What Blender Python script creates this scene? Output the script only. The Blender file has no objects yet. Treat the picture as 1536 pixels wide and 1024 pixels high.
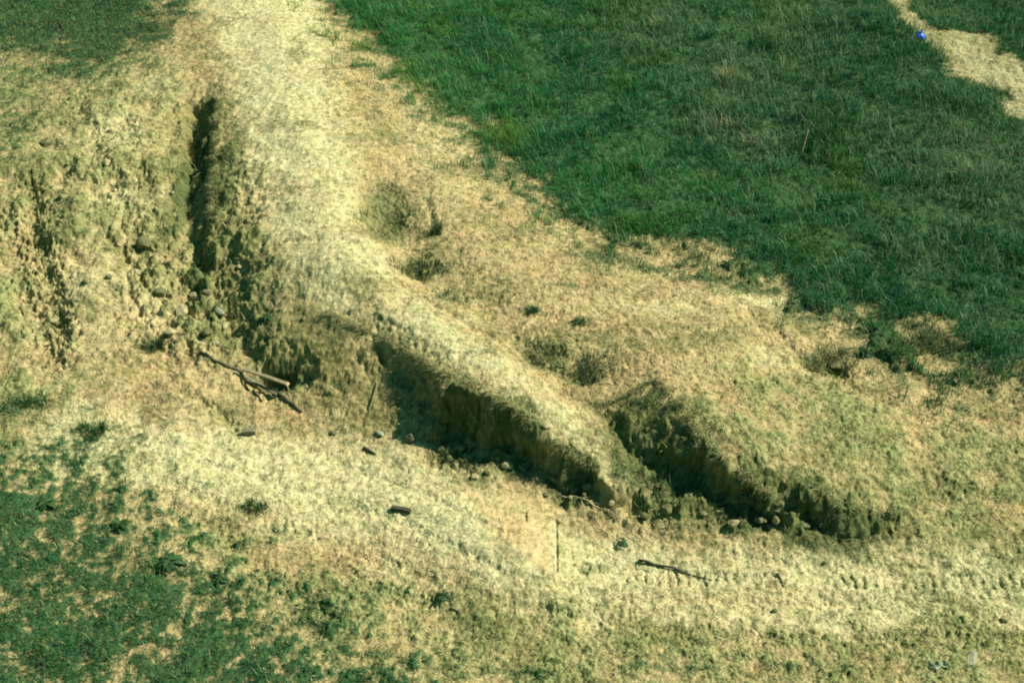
import bpy, math, random
import numpy as np
from mathutils import Vector, Matrix
from mathutils.geometry import delaunay_2d_cdt

rng = np.random.default_rng(7)
random.seed(7)
C = bpy.context.scene.collection
S = bpy.context.scene

# ------------------------------------------------------------------ camera
H, PITCH, F = 20.0, math.radians(37.0), 1910.0      # F in pixels of a 1536 wide frame
cp, sp = math.cos(PITCH), math.sin(PITCH)
cam_d = bpy.data.cameras.new("camera")
cam_d.sensor_width = 36.0
cam_d.lens = 36.0 * F / 1536.0
cam_d.clip_end = 2000
cam = bpy.data.objects.new("camera", cam_d)
C.objects.link(cam)
cam.location = (0, 0, H)
cam.rotation_euler = (math.pi / 2 - PITCH, 0, 0)
S.camera = cam

def ray(px, py):
    """direction in the world of a point of the 1536x1024 survey picture"""
    u, v = (px - 768.0) / F, (512.0 - py) / F
    return u, cp + v * sp, -sp + v * cp

def unproj(px, py, z):
    dx, dy, dz = ray(px, py)
    t = (z - H) / dz
    return dx * t, dy * t

# ------------------------------------------------------------------ noise
def _hash(ix, iy, seed):
    h = (ix.astype(np.int64) * 374761393 + iy.astype(np.int64) * 668265263 + seed * 144665) & 0x7fffffff
    h = ((h ^ (h >> 13)) * 1274126177) & 0x7fffffff
    return (h ^ (h >> 16)) & 0xffff

_ang = np.linspace(0, 2 * np.pi, 65536, endpoint=False).astype(np.float32)
_ca, _sa = np.cos(_ang), np.sin(_ang)

def perlin(x, y, seed=0):
    x0 = np.floor(x); y0 = np.floor(y)
    fx = (x - x0).astype(np.float32); fy = (y - y0).astype(np.float32)
    u = fx * fx * fx * (fx * (fx * 6 - 15) + 10); v = fy * fy * fy * (fy * (fy * 6 - 15) + 10)
    def g(dx, dy):
        h = _hash(x0 + dx, y0 + dy, seed)
        return _ca[h] * (fx - dx) + _sa[h] * (fy - dy)
    a = g(0, 0); b = g(1, 0); c = g(0, 1); d = g(1, 1)
    return ((a + u * (b - a)) * (1 - v) + (c + u * (d - c)) * v) * 1.5

def fbm(x, y, seed=0, octv=4, gain=0.5):
    s = 0; a = 1.0; f = 1.0
    for i in range(octv):
        s = s + a * perlin(x * f + 17.3 * i, y * f - 9.1 * i, seed + i)
        a *= gain; f *= 2.03
    return s

def sstep(a, b, x):
    t = np.clip((x - a) / (b - a), 0, 1)
    return t * t * (3 - 2 * t)

# ------------------------------------------------------------------ base relief: breaklines read off the survey picture with a height
LINES = [
 # far edge of the bank against the meadow
 [(455,-60,1.75),(510,30,1.7),(560,80,1.6),(640,150,1.5),(720,225,1.35),(800,285,1.2),(870,335,1.1),(960,370,1.0),(1080,395,.95),(1180,450,.85),(1300,490,.75),(1420,560,.55),(1540,585,.5),(1760,600,.45)],
 # crest of the main bank
 [(365,-70,2.3),(380,-20,2.3),(420,100,2.35),(450,200,2.4),(480,300,2.4),(510,380,2.28),(570,440,1.98),(640,500,1.8),(720,560,1.88),(800,612,1.6),(870,668,1.15),(915,715,.75),(945,768,.12)],
 # right shoulder of the crest
 [(470,40,2.25),(500,150,2.25),(525,260,2.22),(536,345,2.12),(590,408,1.92),(650,455,1.78),(740,515,1.72),(830,585,1.42),(880,612,1.2)],
 # hollows behind the crest
 [(562,272,1.85),(582,330,1.5),(622,395,1.4),(690,440,1.52),(790,520,1.42),(850,548,1.36),(900,605,1.12)],
 # shoulder of the lower bench
 [(640,270,1.9),(690,340,1.85),(760,400,1.75),(880,460,1.6),(1000,540,1.68),(1080,625,1.55),(1130,665,1.38),(1230,705,1.05),(1330,760,.55),(1400,800,.15)],
 # top edge of the bench scarp
 [(892,612,1.2),(930,604,1.45),(985,576,1.72),(1022,616,1.68),(1050,658,1.6)],
 # nose running down from it, steep on its left
 [(1050,658,1.6),(1085,692,1.42),(1125,722,1.05),(1160,752,.7),(1205,796,.12)],
 [(1046,716,.5),(1080,744,.36),(1110,764,.24),(1140,784,.12)],
 # foot of the bench scarp
 [(906,646,.78),(925,668,.72),(965,668,.95),(1005,676,.95)],
 [(942,705,.42),(975,716,.45),(1010,718,.5)],
 [(962,772,.08),(1080,792,.05),(1200,820,.0),(1300,826,.0),(1400,812,.05)],
 # second buttress and gully
 [(1150,700,1.25),(1200,716,1.05),(1222,735,.98),(1262,762,.75),(1312,796,.2)],
 [(1192,744,.72),(1205,766,.42),(1225,790,.2),(1268,812,.06)],
 # left edge of the crest (top of the main scarp)
 [(322,100,2.1),(340,150,2.05),(352,200,2.0),(366,250,2.0),(378,310,1.92),(398,375,1.75),(430,438,1.52),(480,474,1.42),(560,506,1.34),(605,532,1.32),(640,550,1.5),(690,577,1.82),(745,598,1.78),(790,636,1.45),(845,675,1.05),(888,700,.75),(930,765,.12)],
 # foot of the main scarp
 [(296,380,.85),(310,430,.72),(340,490,.52),(375,545,.3),(455,597,.22),(510,624,.26),(580,644,.22),(680,684,.05),(760,706,.05),(830,741,.03),(900,769,.02)],
 # hidden talus line under the lit part of the scarp
 [(345,400,1.25),(392,480,1.05),(440,530,.85),(500,552,.82),(560,574,.72),(605,592,.66),(640,600,.75)],
 # buttress and foot of the wall in the shaded part
 [(690,577,1.85),(716,612,1.3),(736,648,.75),(752,672,.35)],
 [(640,628,.55),(662,640,.5),(700,658,.42)],
 [(752,664,.42),(790,688,.34),(845,722,.2),(895,750,.1)],
 # slot trench: left rim, floor, right rim
 [(270,138,1.92),(275,190,1.58),(274,250,1.38),(270,330,1.15),(258,390,1.0)],
 [(300,160,1.6),(297,200,.85),(290,260,.65),(287,330,.62),(284,385,.68)],
 [(328,148,2.04),(325,200,1.93),(321,260,1.8),(315,330,1.55),(318,385,1.3)],
 # rim of the left mound against the gully
 [(190,395,1.15),(215,428,1.0),(255,482,.72),(300,528,.48),(352,572,.3),(450,614,.15),(540,655,.08),(640,690,.05)],
 [(232,420,.85),(272,478,.55),(318,525,.36)],
 # dozer wedge
 [(690,716,.05),(730,760,.40),(770,800,.56),(832,864,.22)],
 [(800,772,.1),(829,782,.16),(830,830,.14),(831,864,.12)],
 [(841,780,-.02),(842,830,-.05),(842,870,-.05)],
]
PTS = [
 (150,200,1.85),(60,180,1.75),(200,120,2.05),(235,250,1.7),(120,300,1.55),(180,330,1.5),(80,130,1.8),(-40,150,1.7),(-120,300,1.5),(20,260,1.55),
 (150,450,1.0),(60,500,.9),(100,600,.55),(-20,650,.5),(200,600,.4),(300,650,.22),(-150,520,.9),(120,390,1.2),(30,400,1.2),
 (200,20,1.95),(60,10,1.7),(-100,0,1.6),(260,-60,2.05),(-100,-80,1.5),(290,60,2.15),
 (900,400,1.4),(1050,460,1.36),(1150,500,1.28),(1250,600,1.05),(1400,660,.68),(1536,690,.36),(1700,700,.3),(1300,690,.85),(1180,640,1.22),
 (760,330,1.5),(690,270,1.65),(1240,548,1.0),(1100,470,1.4),(600,200,1.8),
 (500,750,.0),(800,900,-.08),(1200,900,-.06),(1536,900,-.06),(1750,900,-.05),(700,1024,-.12),(0,1024,.1),(0,800,.3),(200,850,.12),(1536,1070,-.12),(1536,780,.1),(1750,780,.1),
 (960,850,-.06),(700,950,-.1),(400,700,.1),(350,900,.04),(-150,800,.35),(-150,1060,.1),(1000,1070,-.12),(400,1080,.0),
 (1000,0,1.3),(1536,0,.85),(1200,200,1.0),(1536,300,.62),(800,100,1.45),(1000,250,1.1),(1350,400,.72),(1700,100,.7),(1700,350,.5),(700,-80,1.6),(1200,-90,1.1),(1750,-90,.8),
]
verts2, zz, edges = [], [], []
def addp(px, py, z):
    if z > .3: z = .3 + (z - .3) * .86
    x, y = unproj(px, py, z)
    verts2.append(Vector((x, y))); zz.append(z)
    return len(verts2) - 1
for L in LINES:
    prev = None
    for p in L:
        i = addp(*p)
        if prev is not None: edges.append((prev, i))
        prev = i
for p in PTS: addp(*p)
X0, X1, Y0, Y1, RES = -32.0, 32.0, 10.0, 66.0, 0.04
for x, y, z in [(-32,10,.3),(0,10,-.1),(32,10,-.1),(32,66,.8),(10,66,1.4),(-10,66,1.8),(-32,66,1.5),(-32,38,1.5),(32,38,.5),(-32,24,.6),(32,24,.0)]:
    verts2.append(Vector((x, y))); zz.append(z)
ov, oe, of, oi, _, _ = delaunay_2d_cdt(verts2, edges, [], 0, 1e-5)
src = np.array([tuple(v) for v in verts2]); srcz = np.array(zz)
oz = []
for k, v in enumerate(ov):
    if oi[k]: oz.append(srcz[oi[k][0]])
    else:
        d = np.hypot(src[:, 0] - v.x, src[:, 1] - v.y); j = np.argsort(d)[:3]; w = 1 / (d[j] + 1e-3)
        oz.append(float((srcz[j] * w).sum() / w.sum()))
nx = int((X1 - X0) / RES) + 1; ny = int((Y1 - Y0) / RES) + 1
gx = X0 + np.arange(nx) * RES; gy = Y0 + np.arange(ny) * RES
R = np.zeros((ny, nx), np.float32)
for f in of:
    P = [ov[i] for i in f]; z = [oz[i] for i in f]
    i0 = max(0, int((min(p.x for p in P) - X0) / RES)); i1 = min(nx - 1, int((max(p.x for p in P) - X0) / RES) + 1)
    j0 = max(0, int((min(p.y for p in P) - Y0) / RES)); j1 = min(ny - 1, int((max(p.y for p in P) - Y0) / RES) + 1)
    A, B, D = P
    den = (B.y - D.y) * (A.x - D.x) + (D.x - B.x) * (A.y - D.y)
    if abs(den) < 1e-9: continue
    xx, yy = np.meshgrid(gx[i0:i1 + 1], gy[j0:j1 + 1])
    a = ((B.y - D.y) * (xx - D.x) + (D.x - B.x) * (yy - D.y)) / den
    b = ((D.y - A.y) * (xx - D.x) + (A.x - D.x) * (yy - D.y)) / den
    c = 1 - a - b
    m = (a >= -1e-4) & (b >= -1e-4) & (c >= -1e-4)
    sub = R[j0:j1 + 1, i0:i1 + 1]
    sub[m] = (a * z[0] + b * z[1] + c * z[2])[m]

def blur(A, sig):
    r = max(1, int(sig / RES * 3)); k = np.exp(-0.5 * (np.arange(-r, r + 1) * RES / sig) ** 2); k = (k / k.sum()).astype(np.float32)
    P = np.pad(A, ((r, r), (0, 0)), mode='edge'); B = sum(k[i] * P[i:i + A.shape[0]] for i in range(2 * r + 1))
    P = np.pad(B, ((0, 0), (r, r)), mode='edge'); return sum(k[i] * P[:, i:i + A.shape[1]] for i in range(2 * r + 1))
Rs = blur(R, 0.42); Rf = blur(R, 0.06)
gyy, gxx = np.gradient(blur(R, 0.18), RES)
slope = np.hypot(gxx, gyy)
w = blur(sstep(.35, .75, slope), .12)
R0 = Rs * (1 - w) + Rf * w
W0 = w

def bil(A, x, y):
    fx = np.clip((x - X0) / RES, 0, nx - 1.001); fy = np.clip((y - Y0) / RES, 0, ny - 1.001)
    i = fx.astype(int); j = fy.astype(int); u = fx - i; v = fy - j
    return (A[j, i] * (1 - u) + A[j, i + 1] * u) * (1 - v) + (A[j + 1, i] * (1 - u) + A[j + 1, i + 1] * u) * v

def pick(px, py, hfun=None):
    """where the line of sight through a survey point meets the relief"""
    hf = hfun or (lambda x, y: bil(R0, x, y))
    dx, dy, dz = ray(px, py)
    zs = np.linspace(4.0, -0.6, 1400); t = (zs - H) / dz
    x, y = dx * t, dy * t
    k = np.argmax(zs <= hf(x, y))
    return float(x[k]), float(y[k])
def plan(poly): return [pick(*p) for p in poly]

def sdist(poly, x, y):
    """signed distance (inside positive) to a plan polygon"""
    d = np.full(x.shape, 1e9, np.float32); ins = np.zeros(x.shape, bool)
    n = len(poly)
    for i in range(n):
        ax, ay = poly[i]; bx, by = poly[(i + 1) % n]
        ex, ey = bx - ax, by - ay
        t = np.clip(((x - ax) * ex + (y - ay) * ey) / (ex * ex + ey * ey + 1e-12), 0, 1)
        d = np.minimum(d, (x - ax - t * ex) ** 2 + (y - ay - t * ey) ** 2)
        if ay != by:
            c = ((ay > y) != (by > y)) & (x < ex * (y - ay) / ey + ax)
            ins ^= c
    d = np.sqrt(d)
    return np.where(ins, d, -d)
def ldist(line, x, y):
    """distance to a plan polyline and arc length along it"""
    d = np.full(x.shape, 1e9, np.float32); s = np.zeros(x.shape, np.float32); acc = 0
    for (ax, ay), (bx, by) in zip(line[:-1], line[1:]):
        ex, ey = bx - ax, by - ay; l = math.hypot(ex, ey)
        t = np.clip(((x - ax) * ex + (y - ay) * ey) / (l * l + 1e-12), 0, 1)
        q = np.hypot(x - ax - t * ex, y - ay - t * ey)
        m = q < d
        d = np.where(m, q, d); s = np.where(m, acc + t * l, s); acc += l
    return d, s
def blob(px, py, rx, ry, x, y, pow=1.0):
    """soft ellipse; radii in survey pixels, laid out on the ground"""
    cx, cy = pick(px, py)
    dep = math.sqrt(cx * cx + cy * cy + H * H)
    k = dep / F
    rxm = rx * k; rym = ry * k * dep / H
    q = ((x - cx) / rxm) ** 2 + ((y - cy) / rym) ** 2
    return np.exp(-q * pow)

# ------------------------------------------------------------------ the ground grid (finer near the viewer side, coarse to the horizon)
NXG, NYG = 1280, 1120
upx = np.linspace(-170, 1706, NXG)
u = (upx - 768) / F
u = np.concatenate([u[0] - np.array([6, 3, 1.5, .8, .4, .2, .1, .04, .015]), u, u[-1] + np.array([.015, .04, .1, .2, .4, .8, 1.5, 3, 6])])
rows = np.linspace(1110, -110, NYG)
yr = np.array([unproj(768, r, .6)[1] for r in rows])
y1 = np.concatenate([[-160, -60, -20, 0, 7, 11, 13.2], yr, yr[-1] + np.array([.2, .6, 1.5, 3, 6, 12, 25, 50, 110, 240, 420])])
y1 = np.unique(np.round(y1, 5))
dep = np.maximum(y1 * cp + (H - .6) * sp, 20.0)
GX = (u[None, :] * dep[:, None]); GY = np.repeat(y1[:, None], len(u), 1)
NV, NU = GX.shape
x, y = GX.ravel(), GY.ravel()

def G_at(A, px, py):
    """bilinear look-up of a grid field at plan points"""
    px = np.asarray(px, float); py = np.asarray(py, float)
    fj = np.interp(py, y1, np.arange(NV)); j = np.clip(fj.astype(int), 0, NV - 2); v = fj - j
    d = np.maximum(py * cp + (H - .6) * sp, 20.0)
    fi = np.interp(px / d, u, np.arange(NU)); i = np.clip(fi.astype(int), 0, NU - 2); q = fi - i
    return (A[j, i] * (1 - q) + A[j, i + 1] * q) * (1 - v) + (A[j + 1, i] * (1 - q) + A[j + 1, i + 1] * q) * v

n1 = fbm(x * .7, y * .7, 11, 3); n2 = fbm(x * 2.3, y * 2.3, 21, 3); n3 = fbm(x * 6.5, y * 6.5, 31, 3, .6); n4 = perlin(x * 17, y * 17, 41)
n5 = perlin(x * 33, y * 33, 47)
n25 = perlin(x * 4.3, y * 4.3, 27); n35 = perlin(x * 10.5, y * 10.5, 37)
near = bil(blur(W0, .45), x, y)
wx = near * (.26 * perlin(x * 1.1, y * 1.1, 301) + .15 * perlin(x * 2.7, y * 2.7, 302) + .07 * perlin(x * 6, y * 6, 303))
wy = near * (.26 * perlin(x * 1.1, y * 1.1, 311) + .15 * perlin(x * 2.7, y * 2.7, 312) + .07 * perlin(x * 6, y * 6, 313))
base = bil(R0, x + wx, y + wy); steep = bil(W0, x + wx, y + wy)

# --- where things grow ---------------------------------------------------
FIELD = plan([(465,-60),(500,15),(560,80),(640,150),(705,208),(752,258),(800,288),(828,306),(868,338),(905,350),(930,364),(985,372),(1060,380),(1110,408),(1180,446),(1255,482),(1300,490),(1330,515),(1350,545),(1400,562),(1540,584),(1800,596)]) + [(60, 20), (60, 90), (-9, 90)]
UL = [(-70, 90), (-20, 90)] + plan([(262,-60),(258,10),(240,58),(185,95),(120,112),(75,90),(35,84),(-20,100),(-170,120)]) + [(-70, 45)]
LL = plan([(-170,640),(20,680),(120,668),(165,705),(225,750),(250,800),(320,838),(400,866),(420,905),(490,935),(560,975),(640,1000),(720,1050),(720,1110)]) + [(-4, 8), (-40, 8), (-40, 20)]
nb = n1 * .5 + n2 * .35 + n3 * .18
def mask(poly, soft, amp): return sstep(-soft, soft, sdist(poly, x, y) + nb * amp)
gF = mask(FIELD, .8, 2.2); gU = mask(UL, 1.3, 2.8)
gL = sstep(-.6, .9, np.minimum(sdist(LL, x, y), 1.3) * .8 + n1 * .9 + n2 * .8 + n3 * 1.0 + n25 * .8 - .12)
PATH1 = plan([(1384,46),(1420,44),(1470,50),(1500,82),(1545,108),(1710,180),(1710,232),(1536,148),(1490,130),(1440,114),(1412,86)])
PATH2 = plan([(1495,150),(1530,146),(1710,235),(1710,330),(1560,190),(1520,176)])
PATH3 = plan([(1318,-60),(1345,-60),(1362,10),(1390,44),(1380,48),(1362,38),(1340,5)])
path = np.maximum.reduce([mask(PATH1, .3, .75), mask(PATH2, .2, .4), mask(PATH3, .2, .5) * .8])
pale_in_field = np.maximum.reduce([blob(1035,376,45,14,x,y), blob(1395,500,55,28,x,y)*.75, blob(1410,548,50,9,x,y)*.5, blob(965,362,25,8,x,y)*.6])
gF = gF * (1 - path) * (1 - sstep(.25, .55, pale_in_field + n3 * .12 + n2 * .1))
GB = [(35,606,48,9,1),(18,616,40,7,1),(150,640,34,9,1),(130,610,16,6,1),(390,759,13,6,1),(320,862,25,8,.8),(175,660,40,5,.6),(860,428,30,7,.9),(800,465,14,5,.9),(872,480,8,7,.9),
      (665,445,40,14,.6),(660,405,20,14,.7),(400,470,30,45,.65),(340,440,35,35,.5),(360,340,18,40,.3),(560,980,40,10,.9),(545,1000,60,8,.8),(640,1000,50,10,.5),(770,1000,60,9,.5),(960,995,25,7,.8),(1060,1000,20,6,.8),
      (1190,1000,30,6,.9),(1265,1000,18,6,.8),(1410,997,16,5,.9),(1450,1000,9,5,.7),(1480,998,9,5,.7),(665,895,18,8,.8),(500,935,22,8,.5),(300,905,130,50,.8),(400,975,110,40,.95),(250,800,40,24,.6),(200,720,50,20,.55),(590,1005,90,18,.8),(740,1008,110,14,.6),(1000,1002,120,14,.6),(1220,1004,110,12,.55),(60,690,70,24,.6),(120,740,80,40,.6),(25,190,40,60,.7),(110,105,110,24,.8),(215,75,40,30,.7),(200,30,60,50,.7),(470,950,40,16,.6),(620,965,22,7,.5),(1290,530,18,8,.8),(1130,1005,30,5,.5),
      (425,560,18,8,.4),(235,515,14,10,.6),(920,380,60,22,.7),(985,405,40,8,.6),(1060,420,70,11,1),(905,388,55,16,1),(975,402,55,11,1),(1130,432,60,12,1),(845,318,40,18,1),(1010,350,40,10,.9),(1210,478,40,9,.9),(1300,505,30,9,.9),(1370,490,30,12,.9),(1430,530,40,12,1),(1450,575,60,8,.9),(1180,470,30,6,.8),(620,175,18,10,.7),(570,110,18,8,.7),(800,300,12,9,.8),(850,300,30,12,.5),(690,215,20,10,.4),(745,245,25,12,.4),(1510,690,25,12,.5),(1350,740,20,14,.4),(130,60,80,40,.6),(20,150,25,60,.6),(60,115,40,12,.5)]
gB = np.zeros_like(x)
for a in GB: gB = np.maximum(gB, blob(*a[:4], x, y) * a[4])
gB = sstep(.25, .95, gB + n3 * .3 + n2 * .2 + n25 * .22) * .85
green = np.clip(np.maximum.reduce([gF, gU, gL, gB]), 0, 1)
meadow = gF

OL = [plan([(-170,100),(250,80),(275,140),(335,150),(372,300),(400,400),(445,490),(430,570),(330,520),(215,430),(150,360),(60,380),(95,520),(-170,560)]),
      plan([(1040,620),(1120,540),(1270,590),(1400,640),(1710,660),(1710,1110),(1350,1110),(1000,1000),(880,955),(960,920),(1300,935),(1340,880),(1220,850),(1290,800),(1150,740)]),
      plan([(260,770),(370,800),(480,868),(620,880),(850,900),(980,960),(1100,1000),(1100,1090),(500,1090),(380,930),(270,850)]),
      plan([(-170,560),(60,560),(120,620),(230,700),(200,760),(-170,660)])]
WEDGE = plan([(680,708),(720,742),(775,778),(800,778),(834,782),(835,866),(800,850),(760,815),(720,770)])
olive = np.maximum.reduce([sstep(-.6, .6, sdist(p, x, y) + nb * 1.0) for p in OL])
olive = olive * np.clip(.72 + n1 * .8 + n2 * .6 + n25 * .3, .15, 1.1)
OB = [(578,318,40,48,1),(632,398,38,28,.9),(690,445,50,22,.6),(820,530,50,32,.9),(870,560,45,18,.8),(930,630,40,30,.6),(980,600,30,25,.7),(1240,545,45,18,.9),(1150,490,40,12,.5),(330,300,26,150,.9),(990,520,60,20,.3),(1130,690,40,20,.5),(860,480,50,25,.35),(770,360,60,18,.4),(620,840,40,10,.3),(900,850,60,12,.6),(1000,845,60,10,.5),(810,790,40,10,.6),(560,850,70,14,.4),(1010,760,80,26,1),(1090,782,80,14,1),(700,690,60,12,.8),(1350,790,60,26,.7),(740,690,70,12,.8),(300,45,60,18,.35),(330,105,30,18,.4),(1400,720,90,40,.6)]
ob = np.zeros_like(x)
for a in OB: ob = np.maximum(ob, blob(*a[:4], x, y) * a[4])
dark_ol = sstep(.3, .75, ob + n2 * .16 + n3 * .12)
bright = np.maximum.reduce([sstep(-.7, .7, sdist(plan([(275,-60),(470,-60),(500,120),(540,330),(600,420),(720,515),(830,590),(930,720),(900,700),(760,600),(620,535),(480,465),(410,380),(370,250),(345,120)]), x, y) + n2 * .4),
                            sstep(-1, 1, sdist(plan([(150,650),(330,640),(560,670),(720,730),(900,860),(1180,880),(1180,925),(900,900),(700,870),(480,800),(250,730)]), x, y) + n1 * .5) * 1.0,
                            blob(1140,450,90,16,x,y)*.8, blob(990,460,60,14,x,y)*.6, blob(1155,535,40,14,x,y)*.7, blob(640,240,60,90,x,y)*.35, blob(165,190,60,34,x,y)*.7, blob(190,295,55,26,x,y)*.8, blob(140,430,60,60,x,y)*.45, blob(60,480,40,40,x,y)*.3, blob(230,130,40,16,x,y)*.6, blob(230,450,30,30,x,y)*.5])
dl, _ = ldist(plan([(688,712),(735,765),(780,815),(832,864)]), x, y)
bright = np.maximum(bright, np.exp(-(dl / .13) ** 2) * .9)
tl, _ = ldist(plan([(120,660),(330,690),(560,745),(760,815),(900,868),(1200,885),(1536,880),(1706,878)]), x, y)
bright = np.maximum(bright, sstep(1.5, .5, tl + n1 * .5 + n2 * .2) * .9)
pink = np.maximum.reduce([blob(770,790,30,32,x,y), blob(824,845,12,20,x,y), blob(700,725,10,8,x,y), blob(1100,900,150,20,x,y)*.45, blob(560,440,40,30,x,y)*.4, blob(280,445,40,25,x,y)*.3, blob(470,300,30,40,x,y)*.25])

# outline of the graded floor below the bank
FLOOR = plan([(-170,560),(70,500),(150,440),(190,400),(215,428),(255,482),(300,528),(352,572),(450,612),(500,630),(580,648),(680,690),(760,712),(830,746),(900,772),(962,778),(1080,796),(1200,824),(1300,830),(1400,816),(1540,760),(1710,730),(1710,1110)]) + [(60, 14), (60, -160), (-60, -160), (-60, 25)]

# --- relief detail -------------------------------------------------------
rough = np.clip(.25 + olive * .35 + dark_ol * .6 + green * .25, 0, 1.2)
rub = np.maximum.reduce([blob(250,420,70,80,x,y), blob(300,480,60,60,x,y), blob(150,270,110,70,x,y)*.8, blob(330,380,60,110,x,y)*.9, blob(1020,760,110,24,x,y)*.9, blob(700,690,90,16,x,y)*.7, blob(870,745,50,14,x,y)*.7])
rough = np.maximum(rough, np.clip(rub * 1.1, 0, .75))
wedge = sstep(-.06, .1, sdist(WEDGE, x, y) + n3 * .05)
smooth_cut = np.maximum(np.clip(blob(770,800,70,60,x,y), 0, .6), wedge * .8)
rough = rough * (1 - smooth_cut)
sl = np.clip(bil(slope, x, y), 0, 2); calm = 1 / (1 + 2.2 * sl * sl)
flat = np.maximum(np.clip(bright, 0, 1) * .9, sstep(-.3, .6, sdist(FLOOR, x, y)) * (1 - .8 * np.clip(olive, 0, 1)) * .8)
litface = np.maximum.reduce([blob(500,545,45,55,x,y), blob(575,585,45,50,x,y), blob(450,500,35,40,x,y)])
flat = np.clip(np.maximum(flat, litface * .8), 0, 1)
lefty = np.clip(blob(120,290,160,170,x,y) * 1.4, 0, 1)
rough = rough * (1 - .5 * lefty) * (.25 + .75 * calm) * (1 - .65 * flat)
z = base + n1 * .06 * (1 - steep) + n2 * .05 * (.4 + rough) + n3 * .032 * (.45 + rough) + (n35 * .02 * (.6 + .7 * rough) + n4 * .014 * (.7 + .6 * rough) + n5 * .008) * (.35 + .65 * calm) * (1 - .45 * flat)
z -= np.maximum(0, n35 - .32) * .10 * (1 - smooth_cut) * calm * (1 - .7 * flat)
z += (np.maximum(0, n25 - .12) * rub * (1 - .7 * lefty) * .08 + np.maximum(0, n35 - .1) * rub * .12) * calm
z += (1 - .7 * lefty) * np.maximum(0, n2 - .1) * rub * .12 * calm
# rills and slumps running down the steep faces
sdir = .83 * x - .55 * y
wob = n2 * .25 + n1 * .4
rill = np.abs(perlin((sdir + wob * 1.6) * .8, (y + x) * .25, 61)) * .6 + np.abs(perlin((sdir + wob) * 2.1, (y + x) * .5, 62)) * .26 + np.abs(perlin((sdir + wob * .7) * 5.5, y * 1.6, 63)) * .05
z -= steep * (rill - .18) * .24
z += steep * (n2 * .06 + n3 * .03 + n25 * .03)

def carve(line_px, width, depth, rag=.3, prof=2.0):
    global z
    L = plan(line_px); d, s = ldist(L, x, y)
    d = d + (n3 * .06 + n4 * .02) * rag * 3 * width / .2 * .4
    z = z - depth * np.exp(-np.abs(d / width) ** prof)
    return d, s
carve([(45,275),(48,330),(70,380),(74,430),(95,505)], .26, .26, 1.6)
carve([(110,150),(150,230),(195,330),(222,420)], .3, .10, 1.6)
carve([(5,320),(30,420),(80,540)], .3, .18, 1.6)
carve([(185,170),(215,260),(235,350)], .22, .12, 1.6)
carve([(300,690),(560,765),(760,860),(900,893),(1200,905),(1536,898)], .12, .045, 1.)
carve([(240,720),(500,815),(700,885),(900,935),(1200,960),(1536,955)], .14, .05, 1.)
carve([(420,655),(620,735),(760,800)], .10, .03, 1.)
carve([(960,800),(1200,850),(1536,850)], .12, .04, 1.)
carve([(160,350),(205,400),(225,450)], .10, .12, 1.0)
carve([(180,330),(195,440),(240,520)], .08, .08, 1.0)
ledge = .03 + .07 * np.maximum.reduce([blob(930,350,110,50,x,y), blob(1060,390,90,30,x,y), blob(1200,460,90,40,x,y), blob(1340,540,80,40,x,y), blob(1480,580,80,30,x,y)])
ledge = ledge * np.clip(.6 + n1 * 1.1, 0, 1.4)
z += ledge * sstep(-.10, .10, sdist(FIELD, x, y) + n2 * .5 + n1 * .5 + n25 * .3)
chunk = np.maximum(rub, np.clip(blob(110,300,110,120,x,y) + blob(320,420,70,110,x,y), 0, 1))
z += chunk * n1 * .2 + chunk * n2 * .03
z += chunk * (1 - .6 * lefty) * calm * .05 * (sstep(-.05, .05, n2 + .15 * n25) + sstep(-.05, .05, n1 * .8 + .2 * n2 - .15) * 1.3 - 1.0)
carve([(835,783),(836,858)], .018, .08, .1)
carve([(255,760),(330,800),(430,880),(500,925)], .18, .07, 1.)
carve([(490,840),(560,880),(640,905)], .2, .07, 1.)
carve([(270,590),(330,615),(350,640)], .12, .10, 1.)
carve([(560,505),(575,540)], .07, .12, .5)
carve([(430,360),(530,362),(560,395),(640,448),(760,520)], .10, .05, .5)
carve([(1130,470),(1230,560),(1330,600)], .2, .08, 1.)
carve([(1380,600),(1450,622),(1530,634)], .14, .05, 1.)
carve([(1240,525),(1260,555)], .3, .16, .6)
carve([(640,300),(655,350)], .10, .08, .6)
z -= blob(415,566,40,12,x,y,1.4) * .55 + blob(385,560,20,10,x,y) * .15
z -= blob(624,400,34,24,x,y) * (.3 + .25 * n2) + blob(580,322,40,40,x,y,1.4) * (.36 + .2 * n2) + blob(800,530,26,20,x,y) * .22 + blob(868,560,28,12,x,y) * .24 + blob(1245,548,26,12,x,y) * .2
for (a, b, r, h) in [(880,560,22,.16),(840,585,20,.14),(1010,395,30,.15),(930,340,30,.14),(215,370,12,.15),(70,215,12,.16),(110,240,14,.10),(185,235,10,.10)]:
    z -= blob(a, b, r, r * .5, x, y) * h
# crawler tread prints
def tread(line_px, halfw, pitch, depth, sunk=.03, fade=None):
    global z
    L = plan(line_px); d, s = ldist(L, x, y)
    m = sstep(halfw, halfw * .75, d)
    f = np.clip(.45 + n1 * 1.0 + n2 * .8, 0, 1)
    ph = (s / pitch + n2 * .35 + n3 * .12) % 1.0
    bar = sstep(.0, .12, ph) * sstep(.5, .34, ph)
    z = z - m * f * (sunk + depth * bar)
tread([(880,856),(1000,868),(1150,872),(1300,872),(1480,872),(1700,866)], .24, .205, .045)
tread([(820,905),(1000,935),(1200,945),(1450,940),(1700,925)], .24, .205, .018, .012)
tread([(785,774),(808,779),(828,784)], .2, .2, .07)
tread([(150,300),(180,312),(205,330)], .24, .2, .08)
tread([(60,455),(110,500),(150,545)], .22, .2, .05)
Z = z.reshape(NV, NU)

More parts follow.
